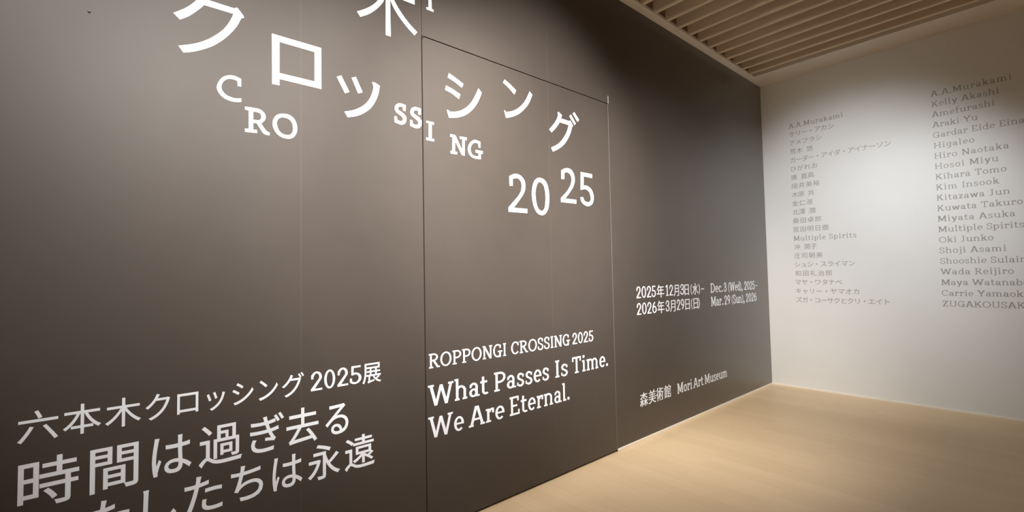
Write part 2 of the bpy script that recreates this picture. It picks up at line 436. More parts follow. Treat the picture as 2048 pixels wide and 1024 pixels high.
def latin(bm, wall, t, u0, v0, cap, sx, tr=0.0, font=None):
    """sets t from u0 on the baseline v0; sx = horizontal scale of the cap height"""
    u = u0 - 0.05*cap*sx
    for c in t:
        adv, strokes = (font or FONT)[c]
        for k, st in enumerate(strokes):
            full = len(st) > 12 and math.dist(st[0][0], st[-1][0]) < 1e-5
            pr = [((u+a[0]*cap*sx, v0+a[1]*cap), (u+b[0]*cap*sx, v0+b[1]*cap)) for a, b in (st[:-1] if full else st)]
            add_ribbon(bm, wall, pr, k, full)
        u += (adv+tr)*cap*sx

def latin_fit(bm, wall, t, u0, u1, v0, cap, tr=None):
    """tr None: stretch to fit; else set at natural width and track out to fit"""
    if tr is None:
        latin(bm, wall, t, u0, v0, cap, (u1-u0)/cap/latin_width(t))
    else:
        n = max(1, len(t)-1)
        trk = ((u1-u0)/cap/tr - latin_width(t))/n
        latin(bm, wall, t, u0, v0, cap, tr, trk)

# ---- Japanese characters from Blender's own built-in font
_cache = {}
def jp_mesh(ch, bold):
    key = (ch, bold)
    if key in _cache:
        return _cache[key]
    c = bpy.data.curves.new('char', 'FONT')
    c.body = ch
    c.size = 1.0
    c.offset = bold
    c.resolution_u = 5
    c.fill_mode = 'FRONT'
    o = bpy.data.objects.new('char', c)
    COL.objects.link(o)
    bpy.context.view_layer.update()
    me = bpy.data.meshes.new_from_object(o.evaluated_get(bpy.context.evaluated_depsgraph_get()))
    bpy.data.objects.remove(o, do_unlink=True)
    bpy.data.curves.remove(c)
    vs = [(v.co.x, v.co.y) for v in me.vertices]
    fs = [tuple(p.vertices) for p in me.polygons]
    bpy.data.meshes.remove(me)
    _cache[key] = (vs, fs)
    return _cache[key]

def jp_bounds(ch, bold):
    vs, _ = jp_mesh(ch, bold)
    return min(v[0] for v in vs), max(v[0] for v in vs), min(v[1] for v in vs), max(v[1] for v in vs)

def jp_put(bm, wall, ch, bold, ou, ov, sx, sy, depth=DEPTH):
    vs, fs = jp_mesh(ch, bold)
    tmp = bmesh.new()
    vv = [tmp.verts.new(wall.pt(ou+x*sx, ov+y*sy, depth)) for x, y in vs]
    for f in fs:
        try:
            tmp.faces.new([vv[i] for i in f])
        except ValueError:
            pass
    bmesh.ops.remove_doubles(tmp, verts=tmp.verts[:], dist=1e-6)
    edges = [e for e in tmp.edges if len(e.link_faces) == 1]
    res = bmesh.ops.extrude_edge_only(tmp, edges=edges)
    ins = Vector(wall.pt(0, 0, 0)) - Vector(wall.pt(0, 0, depth+0.0002))
    for g_ in res['geom']:
        if isinstance(g_, bmesh.types.BMVert):
            g_.co += ins
    me = bpy.data.meshes.new('tmp')
    tmp.to_mesh(me); tmp.free()
    bm.from_mesh(me)
    bpy.data.meshes.remove(me)

def finish(name, bm, wall, m, parent=None):
    """link a lettering mesh with its origin at its own middle, on the wall"""
    xs = [v.co for v in bm.verts]
    lo = Vector((min(v.x for v in xs), min(v.y for v in xs), min(v.z for v in xs)))
    hi = Vector((max(v.x for v in xs), max(v.y for v in xs), max(v.z for v in xs)))
    c = (lo+hi)/2
    if wall.kind == 'dark': c.y = 0
    else: c.x = 0
    if parent is not None:
        c = Vector(parent.location)
        bmesh.ops.translate(bm, vec=-c, verts=bm.verts[:])
        return link(name, bm, m, parent)
    bmesh.ops.translate(bm, vec=-c, verts=bm.verts[:])
    o = link(name, bm, m)
    o.location = c
    return o
TITLE_SHAPES = {
  'ku': [('r',[(-6.4128,2.6582),(-6.3768,2.6892),(-6.3497,2.7186),(-6.3301,2.7467),(-6.3163,2.7741),(-6.3064,2.8002)],[(-6.3889,2.6369),(-6.3582,2.6623),(-6.3278,2.6975),(-6.3009,2.7345),(-6.2858,2.7649),(-6.2736,2.7957)]), ('p',[(-6.3163,2.7741),(-6.2837,2.7637),(-6.2358,2.7626),(-6.1842,2.7628),(-6.1863,2.7347),(-6.2462,2.7349),(-6.3009,2.7345),(-6.3161,2.7374)]), ('p',[(-6.1842,2.7628),(-6.1711,2.7709),(-6.1578,2.7558),(-6.1467,2.743),(-6.1417,2.7332),(-6.1544,2.7248),(-6.1863,2.7347)]), ('r',[(-6.1544,2.7248),(-6.1708,2.6844),(-6.1968,2.64),(-6.2265,2.6),(-6.2661,2.5588),(-6.3067,2.5289),(-6.3424,2.5082),(-6.3753,2.4946)],[(-6.1863,2.7347),(-6.2013,2.6942),(-6.2225,2.6541),(-6.2456,2.6238),(-6.2786,2.5893),(-6.3149,2.5605),(-6.3504,2.5395),(-6.3937,2.5198)])],
  'ro': [('p',[(-6.0226,2.697),(-5.9883,2.697),(-5.9881,2.4492),(-6.0212,2.4476)]), ('p',[(-5.9883,2.697),(-5.8211,2.6972),(-5.8212,2.6662),(-5.9883,2.6661)]), ('p',[(-5.8211,2.6975),(-5.7881,2.6971),(-5.7871,2.4807),(-5.8216,2.481)]), ('p',[(-5.9881,2.5106),(-5.8215,2.5118),(-5.8216,2.481),(-5.9881,2.4808)])],
  'tsu': [('p',[(-5.7071,2.5678),(-5.6835,2.5812),(-5.6394,2.5025),(-5.6634,2.4892)]), ('p',[(-5.6266,2.5837),(-5.6031,2.5948),(-5.5654,2.5191),(-5.5904,2.5058)]), ('r',[(-5.4644,2.58),(-5.4729,2.5335),(-5.4907,2.4858),(-5.5203,2.4393),(-5.5612,2.4024),(-5.6011,2.3786),(-5.6491,2.3617)],[(-5.5004,2.5701),(-5.5076,2.535),(-5.5268,2.489),(-5.5541,2.453),(-5.5876,2.4259),(-5.6237,2.405),(-5.6671,2.3891)]), ('p',[(-5.5096,2.5917),(-5.4916,2.5914),(-5.4644,2.58),(-5.5005,2.5661)])],
  'ki': [('r',[(-5.5943,2.9632),(-5.5458,2.996),(-5.5016,3.035),(-5.4698,3.0751),(-5.4508,3.108),(-5.4371,3.1417)],[(-5.5752,2.9392),(-5.5254,2.9733),(-5.4808,3.0174),(-5.4485,3.06),(-5.4335,3.0902),(-5.4223,3.132)]), ('p',[(-5.4225,3.202),(-5.397,3.2032),(-5.3945,2.8874),(-5.4245,2.8869)]), ('r',[(-5.3961,3.1527),(-5.3716,3.1125),(-5.3495,3.0815),(-5.3159,3.0436),(-5.273,3.0055),(-5.2203,2.971)],[(-5.41,3.1369),(-5.3952,3.1035),(-5.3721,3.0626),(-5.336,3.0205),(-5.2907,2.9807),(-5.24,2.9456)]), ('p',[(-5.5826,3.1614),(-5.2363,3.1723),(-5.2362,3.135),(-5.5828,3.1289)])],
  'shi': [('r',[(-4.9967,2.7816),(-4.9489,2.7661),(-4.8864,2.7404)],[(-5.0069,2.7514),(-4.9561,2.7376),(-4.8989,2.713)]), ('r',[(-5.0195,2.6967),(-4.9682,2.6852),(-4.9121,2.6656)],[(-5.0278,2.6665),(-4.9776,2.6564),(-4.9241,2.6333)]), ('r',[(-5.0001,2.4947),(-4.9353,2.5109),(-4.8753,2.5389),(-4.8278,2.5762),(-4.7887,2.6221),(-4.7586,2.6724),(-4.738,2.719)],[(-4.995,2.5358),(-4.9437,2.547),(-4.8979,2.5685),(-4.8556,2.6011),(-4.8194,2.6424),(-4.7897,2.6926),(-4.7645,2.7422)]), ('p',[(-5.0168,2.5422),(-5.0059,2.5428),(-4.995,2.5358),(-5.0001,2.4947)])],
  'n': [('r',[(-4.5337,2.8635),(-4.4786,2.8407),(-4.4271,2.8119)],[(-4.5495,2.8376),(-4.4993,2.8143),(-4.4458,2.7782)]), ('r',[(-4.527,2.5931),(-4.4693,2.614),(-4.4125,2.6435),(-4.3593,2.6863),(-4.3156,2.7336),(-4.2874,2.78),(-4.2688,2.8196)],[(-4.5245,2.6346),(-4.4733,2.6523),(-4.427,2.6772),(-4.3849,2.71),(-4.347,2.7501),(-4.3193,2.7923),(-4.2949,2.8388)]), ('p',[(-4.543,2.642),(-4.5356,2.6436),(-4.5245,2.6346),(-4.527,2.5931)])],
  'gu': [('r',[(-4.097,2.5962),(-4.0516,2.6412),(-4.0156,2.686),(-3.9951,2.726)],[(-4.0726,2.5761),(-4.0256,2.6192),(-3.985,2.6671),(-3.951,2.7346)]), ('p',[(-4.0016,2.7456),(-3.9893,2.7534),(-3.951,2.7346),(-3.9951,2.7239)]), ('p',[(-3.9684,2.7076),(-3.8724,2.7057),(-3.8748,2.6722),(-3.9817,2.6732)]), ('p',[(-3.8724,2.7057),(-3.8544,2.7129),(-3.8238,2.678),(-3.8358,2.6639),(-3.8748,2.6722)]), ('r',[(-3.8357,2.667),(-3.8567,2.6133),(-3.8935,2.5552),(-3.9418,2.5022),(-3.9979,2.4633),(-4.0615,2.431)],[(-3.8767,2.6739),(-3.8907,2.6326),(-3.9205,2.5822),(-3.9653,2.5318),(-4.0119,2.4944),(-4.0811,2.4591)]), ('p',[(-3.8665,2.7457),(-3.845,2.7632),(-3.7906,2.702),(-3.8061,2.6858)]), ('p',[(-3.8253,2.7752),(-3.8054,2.7917),(-3.7487,2.739),(-3.7691,2.7181)])],
  'two': [('r',[(-4.5075,2.1865),(-4.4783,2.2016),(-4.4428,2.2111),(-4.402,2.2048),(-4.369,2.1799),(-4.3568,2.1464),(-4.3605,2.1073),(-4.3798,2.0705),(-4.4224,2.0204),(-4.4717,1.9687)],[(-4.4781,2.1698),(-4.4588,2.1767),(-4.4385,2.1811),(-4.4131,2.1746),(-4.3957,2.1536),(-4.3928,2.1269),(-4.3998,2.0954),(-4.4212,2.0626),(-4.4629,2.0206),(-4.5198,1.9686)]), ('p',[(-4.5075,2.1865),(-4.476,2.1746),(-4.4773,2.1221),(-4.5062,2.1189)]), ('p',[(-4.5198,1.9694),(-4.4717,1.9687),(-4.3418,1.9703),(-4.3426,1.9396),(-4.5206,1.9368)])],
  'zero': [('o',[(-4.212,2.2116),(-4.159,2.2012),(-4.1262,2.1565),(-4.1144,2.0765),(-4.1257,1.9946),(-4.1555,1.952),(-4.1925,1.9354),(-4.2393,1.946),(-4.2709,1.9829),(-4.2907,2.044),(-4.2916,2.1067),(-4.2764,2.1635),(-4.251,2.1961)],[(-4.2129,2.1796),(-4.1825,2.1703),(-4.161,2.1365),(-4.1528,2.0729),(-4.1605,2.0079),(-4.1744,1.9787),(-4.2,1.9667),(-4.2273,1.9785),(-4.2456,2.0087),(-4.2566,2.063),(-4.2552,2.1105),(-4.2442,2.1474),(-4.2298,2.1708)])],
  'two2': [('r',[(-3.9753,2.2985),(-3.943,2.3154),(-3.9087,2.3252),(-3.8619,2.3201),(-3.8311,2.292),(-3.8197,2.2548),(-3.8242,2.2199),(-3.8482,2.1745),(-3.8908,2.1275),(-3.9358,2.0831)],[(-3.9411,2.2829),(-3.9255,2.2891),(-3.9067,2.2928),(-3.8789,2.2837),(-3.8608,2.2626),(-3.8575,2.2331),(-3.866,2.2066),(-3.886,2.1746),(-3.9248,2.1325),(-3.9845,2.084)]), ('p',[(-3.9753,2.2985),(-3.9391,2.2865),(-3.9409,2.235),(-3.9752,2.2316)]), ('p',[(-3.9845,2.084),(-3.9358,2.0831),(-3.8068,2.0845),(-3.8079,2.0535),(-3.9856,2.0515)])],
  'five': [('p',[(-3.7459,2.3161),(-3.7095,2.3143),(-3.7137,2.2074),(-3.7515,2.1697)]), ('p',[(-3.7459,2.3161),(-3.6021,2.3163),(-3.6035,2.2835),(-3.7106,2.2857)]), ('r',[(-3.7203,2.208),(-3.6766,2.2129),(-3.6229,2.1944),(-3.5936,2.153),(-3.5905,2.1087),(-3.6073,2.0716),(-3.6424,2.051),(-3.6765,2.0459),(-3.7163,2.0557),(-3.7452,2.0771),(-3.757,2.1115)],[(-3.7515,2.1697),(-3.698,2.182),(-3.6579,2.173),(-3.635,2.1489),(-3.6275,2.1142),(-3.6339,2.0914),(-3.6549,2.0799),(-3.6786,2.0786),(-3.7018,2.0853),(-3.7147,2.0973),(-3.7206,2.1141)])],
  'C': [('r',[(-6.153,2.4363),(-6.1778,2.4435),(-6.2043,2.4408),(-6.2303,2.4225),(-6.2458,2.3947),(-6.2505,2.3716),(-6.2427,2.35),(-6.2241,2.3309),(-6.1979,2.3228),(-6.1744,2.3228),(-6.1526,2.3279)],[(-6.1688,2.4234),(-6.1837,2.4264),(-6.2042,2.4237),(-6.2201,2.4116),(-6.2301,2.3938),(-6.2323,2.3763),(-6.2271,2.3606),(-6.2126,2.3472),(-6.1951,2.3412),(-6.1744,2.34),(-6.152,2.3453)]), ('p',[(-6.1703,2.4334),(-6.1539,2.4371),(-6.1537,2.4003),(-6.1672,2.3997)])],
  'R': [('p',[(-6.1216,2.303),(-6.1031,2.3036),(-6.1028,2.2073),(-6.1213,2.2062)]), ('p',[(-6.1374,2.3099),(-6.1139,2.3117),(-6.1139,2.2935),(-6.1374,2.296)]), ('r',[(-6.1201,2.311),(-6.0954,2.3123),(-6.0734,2.3101),(-6.056,2.298),(-6.0496,2.2798),(-6.0543,2.261),(-6.067,2.246),(-6.0827,2.2418),(-6.1029,2.2398)],[(-6.1077,2.2948),(-6.0891,2.2943),(-6.075,2.2921),(-6.0686,2.2811),(-6.0686,2.2722),(-6.0733,2.2606),(-6.0812,2.2573),(-6.089,2.256),(-6.103,2.2552)]), ('r',[(-6.0702,2.2465),(-6.0575,2.2267),(-6.0447,2.2114),(-6.0312,2.2057)],[(-6.089,2.2434),(-6.0764,2.223),(-6.0574,2.1966),(-6.0325,2.1923)]), ('p',[(-6.1371,2.2066),(-6.0864,2.2087),(-6.0863,2.194),(-6.137,2.1904)])],
  'O': [('o',[(-5.9729,2.3116),(-5.9426,2.3115),(-5.9186,2.2945),(-5.9065,2.2617),(-5.9083,2.2318),(-5.9221,2.2052),(-5.9459,2.1918),(-5.9762,2.1936),(-6.0026,2.2104),(-6.0173,2.2399),(-6.0173,2.2686),(-6.0059,2.2926),(-5.9912,2.3055)],[(-5.9712,2.2934),(-5.9493,2.2918),(-5.934,2.2802),(-5.9262,2.2579),(-5.9272,2.2319),(-5.9375,2.2153),(-5.9544,2.2092),(-5.9745,2.212),(-5.9911,2.227),(-5.9993,2.2507),(-5.9987,2.2688),(-5.9911,2.2831),(-5.9812,2.2906)])],
  'S': [('r',[(-5.3038,2.5071),(-5.3272,2.5096),(-5.3483,2.5075),(-5.3643,2.496),(-5.3728,2.4779),(-5.3697,2.4593),(-5.3552,2.447),(-5.3343,2.4367),(-5.323,2.4267),(-5.3219,2.4152),(-5.3304,2.4065),(-5.3452,2.4046),(-5.3598,2.4093)],[(-5.319,2.49),(-5.3295,2.4915),(-5.3409,2.4901),(-5.3498,2.4838),(-5.3528,2.4754),(-5.3487,2.4678),(-5.3341,2.4613),(-5.3143,2.4519),(-5.3003,2.4353),(-5.3001,2.4158),(-5.3093,2.3963),(-5.3286,2.3858),(-5.3517,2.3866)]), ('p',[(-5.3749,2.4273),(-5.3604,2.4258),(-5.3585,2.4084),(-5.3517,2.3866),(-5.3753,2.3919)]), ('p',[(-5.3211,2.4895),(-5.3038,2.5071),(-5.3042,2.4706),(-5.32,2.4702)])],
  'S2': [('r',[(-5.2014,2.5075),(-5.2255,2.5102),(-5.2472,2.5081),(-5.2637,2.4965),(-5.2724,2.4779),(-5.2692,2.4589),(-5.2544,2.4462),(-5.233,2.4356),(-5.2213,2.4252),(-5.2202,2.4135),(-5.229,2.4045),(-5.2442,2.4027),(-5.2592,2.4076)],[(-5.217,2.4901),(-5.2279,2.4917),(-5.2396,2.4903),(-5.2488,2.4839),(-5.2519,2.4753),(-5.2477,2.4675),(-5.2326,2.4607),(-5.2123,2.4511),(-5.198,2.434),(-5.1978,2.414),(-5.2073,2.394),(-5.2271,2.3834),(-5.2509,2.3843)]), ('p',[(-5.2747,2.4261),(-5.2598,2.4245),(-5.2579,2.4067),(-5.2509,2.3843),(-5.2752,2.3898)]), ('p',[(-5.2192,2.4896),(-5.2014,2.5075),(-5.2019,2.4701),(-5.2182,2.4698)])],
  'I': [('p',[(-5.1643,2.4429),(-5.112,2.443),(-5.1123,2.4278),(-5.1645,2.4307)]), ('p',[(-5.1493,2.4387),(-5.127,2.4391),(-5.1285,2.3329),(-5.1507,2.333)]), ('p',[(-5.1657,2.3404),(-5.1121,2.3391),(-5.1123,2.3248),(-5.1659,2.3243)])],
  'N': [('p',[(-4.9764,2.3811),(-4.958,2.376),(-4.9597,2.2764),(-4.9796,2.2775)]), ('p',[(-4.9928,2.2879),(-4.9429,2.2863),(-4.9432,2.2706),(-4.9931,2.2699)]), ('p',[(-4.994,2.3925),(-4.9577,2.3929),(-4.9504,2.3765),(-4.9943,2.3757)]), ('p',[(-4.9802,2.3922),(-4.9552,2.3921),(-4.8833,2.2714),(-4.9075,2.2732)]), ('p',[(-4.9004,2.3842),(-4.8823,2.3832),(-4.8844,2.2712),(-4.9024,2.2727)]), ('p',[(-4.9197,2.3914),(-4.8681,2.3931),(-4.8684,2.3749),(-4.92,2.3764)])],
  'G': [('r',[(-4.7559,2.3838),(-4.7776,2.3888),(-4.8046,2.3884),(-4.8343,2.3714),(-4.8533,2.343),(-4.858,2.3163),(-4.8517,2.2914),(-4.8309,2.273),(-4.7963,2.266),(-4.7539,2.2693)],[(-4.7753,2.3694),(-4.7888,2.3714),(-4.805,2.3695),(-4.8223,2.3578),(-4.835,2.3352),(-4.837,2.3154),(-4.8304,2.2969),(-4.8163,2.2861),(-4.7933,2.2831),(-4.7536,2.2861)]), ('p',[(-4.7752,2.3738),(-4.7559,2.3838),(-4.7568,2.3439),(-4.7704,2.3447)]), ('p',[(-4.7962,2.3242),(-4.7379,2.3248),(-4.7383,2.3057),(-4.7966,2.3066)]), ('p',[(-4.7726,2.3149),(-4.753,2.3158),(-4.7539,2.2693),(-4.7735,2.2708)])],
  'I0': [('p',[(-5.1387,3.2652),(-5.1183,3.2677),(-5.1176,3.1455),(-5.1404,3.1426)]), ('p',[(-5.1558,3.1513),(-5.1042,3.1526),(-5.1045,3.1377),(-5.155,3.1367)]), ('p',[(-5.1557,3.2696),(-5.1041,3.272),(-5.1043,3.2579),(-5.1553,3.2551)])],
}
# ------------------------------------------------------------------ the scattered title characters
def spline(pts, closed, n=6):
    out = []
    N = len(pts)
    segs = N if closed else N-1
    for i in range(segs):
        g = lambda k: pts[k % N] if closed else pts[min(max(k, 0), N-1)]
        p0, p1, p2, p3 = g(i-1), g(i), g(i+1), g(i+2)
        for j in range(n):
            t = j/n
            out.append(tuple(0.5*((2*p1[d])+(-p0[d]+p2[d])*t+(2*p0[d]-5*p1[d]+4*p2[d]-p3[d])*t*t+(-p0[d]+3*p1[d]-3*p2[d]+p3[d])*t**3) for d in (0, 1)))
    if not closed:
        out.append(tuple(pts[-1]))
    return out

def title(name, key, label, cat, group):
    bm = bmesh.new()
    for k, it in enumerate(TITLE_SHAPES[key]):
        if it[0] == 'p':
            add_poly(bm, DARKW, it[1], k)
        else:
            cl = it[0] == 'o'
            add_ribbon(bm, DARKW, list(zip(spline(it[1], cl), spline(it[2], cl))), k, cl)
    return tag(finish(name, bm, DARKW, M_WHITE), label, cat, group)

GK, GL, GN = 'large Japanese title characters', 'scattered Latin title letters', 'large title numerals'
title('japanese_character', 'ki', 'big white kanji 木 cut by the top edge, over the dark wall seam', 'lettering', GK)
title('japanese_character', 'ku', 'biggest white katakana ク at the upper left of the dark wall', 'lettering', GK)
title('japanese_character', 'ro', 'big white square katakana ロ on the dark wall', 'lettering', GK)
title('japanese_character', 'tsu', 'white small katakana ッ with two dashes and a hook, left of the door seam', 'lettering', GK)
title('japanese_character', 'shi', 'white katakana シ with two dashes, just right of the door seam', 'lettering', GK)
title('japanese_character', 'n', 'white katakana ン with a single dash, under the door top seam', 'lettering', GK)
title('japanese_character', 'gu', 'white katakana グ with two tick marks, above the numerals', 'lettering', GK)
title('latin_letter', 'C', 'white serif letter C below the biggest katakana', 'lettering', GL)
title('latin_letter', 'R', 'white serif letter R below and right of the C', 'lettering', GL)
title('latin_letter', 'O', 'round white letter O beside the R', 'lettering', GL)
title('latin_letter', 'S', 'white letter S, the left one of the pair of S', 'lettering', GL)
title('latin_letter', 'S2', 'white letter S touching the vertical door seam', 'lettering', GL)
title('latin_letter', 'I', 'white serif letter I just right of the door seam, below the katakana シ', 'lettering', GL)
title('latin_letter', 'I0', 'white serif letter I cut by the top edge of the photo', 'lettering', GL)
title('latin_letter', 'N', 'white serif letter N below the katakana シ', 'lettering', GL)
title('latin_letter', 'G', 'white serif letter G beside the N', 'lettering', GL)
title('numeral', 'two', 'tall white numeral 2, leftmost and lower one of two', 'lettering', GN)
title('numeral', 'zero', 'tall white numeral 0 between the two numerals 2', 'lettering', GN)
title('numeral', 'two2', 'tall white numeral 2 raised higher, beside the 5', 'lettering', GN)
title('numeral', 'five', 'tall white numeral 5 at the right end of the title', 'lettering', GN)

# ------------------------------------------------------------------ lines of text on the dark wall
def line_root(name, u, v, wall, label, group):
    return tag(empty(name, wall.pt(u, v, 0)), label, 'lettering', group)

def jp_line(label, chars, em, base, bold, group):
    r = line_root('text_line', chars[0][1], base, DARKW, label, group)
    for ch, x0, x1 in chars:
        bm = bmesh.new()
        if ch in '0123456789':
            latin_fit(bm, DARKW, ch, x0, x1, base, em*0.775)
            finish('numeral', bm, DARKW, M_WHITE, r)
        else:
            a, b, _, _ = jp_bounds(ch, bold)
            sx = (x1-x0)/(b-a)
            jp_put(bm, DARKW, ch, bold, x0-a*sx, base, sx, em)
            finish('character', bm, DARKW, M_WHITE, r)
    return r

GT = 'white exhibition text lines on the dark wall'
jp_line('white Japanese line ending in 2025展, topmost line at the lower left', [('六', -6.850, -6.745), ('本', -6.733, -6.626), ('木', -6.614, -6.505), ('ク', -6.491, -6.410), ('ロ', -6.386, -6.311), ('ッ', -6.281, -6.212),
    ('シ', -6.183, -6.098), ('ン', -6.076, -5.994), ('グ', -5.976, -5.875), ('2', -5.844, -5.786), ('0', -5.778, -5.721), ('2', -5.712, -5.653), ('5', -5.644, -5.581), ('展', -5.576, -5.470)], 0.121, 0.9395, 0.004, GT)
jp_line('large white Japanese line reading 時間は過ぎ去る', [('時', -6.846, -6.686), ('間', -6.656, -6.511), ('は', -6.468, -6.334), ('過', -6.308, -6.144), ('ぎ', -6.112, -5.967), ('去', -5.956, -5.806), ('る', -5.772, -5.654)], 0.188, 0.7085, 0.006, GT)
jp_line('large white Japanese line ending in 永遠, half cut by the bottom edge', [('わ', -6.845, -6.69), ('た', -6.66, -6.535), ('し', -6.495, -6.385), ('た', -6.358, -6.219), ('ち', -6.187, -6.057), ('は', -6.017, -5.883), ('永', -5.857, -5.699), ('遠', -5.674, -5.511)], 0.185, 0.511, 0.006, GT)

def latin_line(label, words, base, cap, group):
    r = line_root('text_line', words[0][1], base, DARKW, label, group)
    for t, x0, x1 in words:
        bm = bmesh.new()
        latin_fit(bm, DARKW, t, x0, x1, base, cap)
        finish('word', bm, DARKW, M_WHITE, r)
    return r
latin_line('white capital letter line, topmost English line on the door panel', [('ROPPONGI', -5.167, -4.564), ('CROSSING', -4.520, -3.926), ('2025', -3.894, -3.641)], 0.9535, 0.0855, GT)
latin_line('white serif line What Passes Is Time. on the door panel', [('What', -5.170, -4.732), ('Passes', -4.674, -4.159), ('Is', -4.095, -3.955), ('Time.', -3.902, -3.459)], 0.729, 0.125, GT)
latin_line('white serif line We Are Eternal. lowest on the door panel', [('We', -5.171, -4.924), ('Are', -4.878, -4.593), ('Eternal.', -4.543, -3.941)], 0.543, 0.125, GT)

def mixed_line(label, items, base, cap, em, group, m=None):
    r = line_root('text_line', items[0][1], base, DARKW, label, group)
    for t, x0, x1 in items:
        bm = bmesh.new()
        if ord(t[0]) < 128:
            latin_fit(bm, DARKW, t, x0, x1, base, cap)
            finish('number' if t[0].isdigit() else ('word' if t[0].isalpha() else 'punctuation_mark'), bm, DARKW, M_WHITE, r)
        else:
            a, b, _, _ = jp_bounds(t, 0.0)
            sx = (x1-x0)/(b-a)
            jp_put(bm, DARKW, t, 0.0, x0-a*sx-0.0012, base, sx, em)
            jp_put(bm, DARKW, t, 0.0, x0-a*sx+0.0012, base, sx, em, DEPTH+0.00008)
            finish('character', bm, DARKW, M_WHITE, r)
mixed_line('white Japanese opening date line 2025年12月3日 right of the door', [('2025', -3.022, -2.703), ('年', -2.684, -2.559), ('12', -2.533, -2.393), ('月', -2.381, -2.284), ('3', -2.256, -2.177), ('日', -2.171, -2.088), ('(', -2.052, -2.022), ('水', -2.009, -1.894), (')', -1.883, -1.850), ('-', -1.828, -1.762)], 1.267, 0.105, 0.130, GT)
mixed_line('white Japanese closing date line 2026年3月29日 right of the door', [('2026', -3.022, -2.698), ('年', -2.684, -2.565), ('3', -2.536, -2.469), ('月', -2.459, -2.360), ('29', -2.334, -2.188), ('日', -2.166, -2.079), ('(', -2.053, -2.020), ('日', -1.997, -1.908), (')', -1.899, -1.864)], 1.1175, 0.105, 0.130, GT)
mixed_line('white English date line Dec. 3 (Wed), 2025 near the wall corner', [('Dec.', -1.612, -1.325), ('3', -1.290, -1.226), ('(', -1.180, -1.150), ('Wed', -1.139, -0.870), (')', -0.863, -0.831), (',', -0.822, -0.790), ('2025', -0.745, -0.434), ('-', -0.410, -0.355)], 1.2605, 0.104, 0.12, GT)
mixed_line('white English date line Mar. 29 (Sun), 2026 near the wall corner', [('Mar', -1.612, -1.365), ('.', -1.350, -1.318), ('29', -1.288, -1.145), ('(', -1.104, -1.073), ('Sun', -1.060, -0.834), (')', -0.824, -0.788), (',', -0.781, -0.750), ('2026', -0.708, -0.394)], 1.1125, 0.104, 0.12, GT)
mixed_line('white Japanese museum name of four kanji low on the dark wall', [('森', -3.014, -2.889), ('美', -2.877, -2.757), ('術', -2.747, -2.630), ('館', -2.613, -2.495)], 0.3080, 0.1, 0.132, GT)
mixed_line('white English museum name in Latin letters low on the dark wall', [('Mori', -2.375, -2.087), ('Art', -2.055, -1.853), ('Museum', -1.816, -1.293)], 0.3020, 0.098, 0.13, GT)

# ------------------------------------------------------------------ the artist list on the pale wall
RZ, RP = 3.309, 0.1113
JP = [('A.A.Murakami', .911), ('ケリー・アカシ', .813), ('アメフラシ', .681), ('荒木 悠', .585), ('ガーダー・アイダ・アイナーソン', 1.347), ('ひがれお', .629), ('廣 直高', .582), ('細井美裕', .640), ('木原 共', .579), ('金仁淑', .558),
      ('北澤 潤', .580), ('桑田卓郎', .641), ('宮田明日鹿', .714), ('Multiple Spirits', .985), ('沖 潤子', .580), ('庄司朝美', .637), ('シュシ・スライマン', .960), ('和田礼治郎', .726), ('マヤ・ワタナベ', .824), ('キャリー・ヤマオカ', .987), ('ズガ・コーサクとクリ・エイト', 1.263)]
EN = [('A.A.Murakami', 2.290), ('Kelly Akashi', 2.200), ('Amefurashi', 2.166), ('Araki Yu', 2.041), ('Gardar Eide Einarsson', None), ('Higaleo', 2.007), ('Hiro Naotaka', 2.243), ('Hosoi Miyu', 2.168), ('Kihara Tomo', 2.217), ('Kim Insook', 2.163),
      ('Kitazawa Jun', 2.232), ('Kuwata Takuro', 2.311), ('Miyata Asuka', 2.257), ('Multiple Spirits', None), ('Oki Junko', 2.101), ('Shoji Asami', 2.184), ('Shooshie Sulaiman', None), ('Wada Reijiro', 2.223), ('Maya Watanabe', None), ('Carrie Yamaoka', None), ('ZUGAKOUSAKU', None)]
JL = ['topmost grey line of the left name column on the pale wall', 'second line of the left grey name column, with a middle dot', 'third line of the left grey name column, five katakana', 'fourth line of the left grey name column, three kanji with a gap',
      'fifth and widest line of the left grey name column, all katakana', 'sixth line of the left grey name column, four rounded hiragana', 'seventh line of the left grey name column, a dense kanji then two', 'eighth line of the left grey name column, four close kanji',
      'ninth line of the left grey name column, three kanji with a gap', 'tenth line of the left grey name column, just three kanji', 'eleventh line of the left grey name column, north-kanji first', 'twelfth line of the left grey name column, above the five-kanji line',
      'five-kanji line directly above the Latin-letter row in the left name column', 'grey two-word Latin-letter row amid the Japanese rows of the left column', 'row directly below the two-word Latin-letter row in the left column', 'four-kanji row, second below the two-word Latin-letter row, left column',
      'katakana row, third below the two-word Latin-letter row, left column', 'fourth line from the bottom of the left name column, five kanji', 'third line from the bottom of the left name column, katakana', 'second line from the bottom of the left name column, katakana', 'bottom line of the left grey name column, wide katakana']
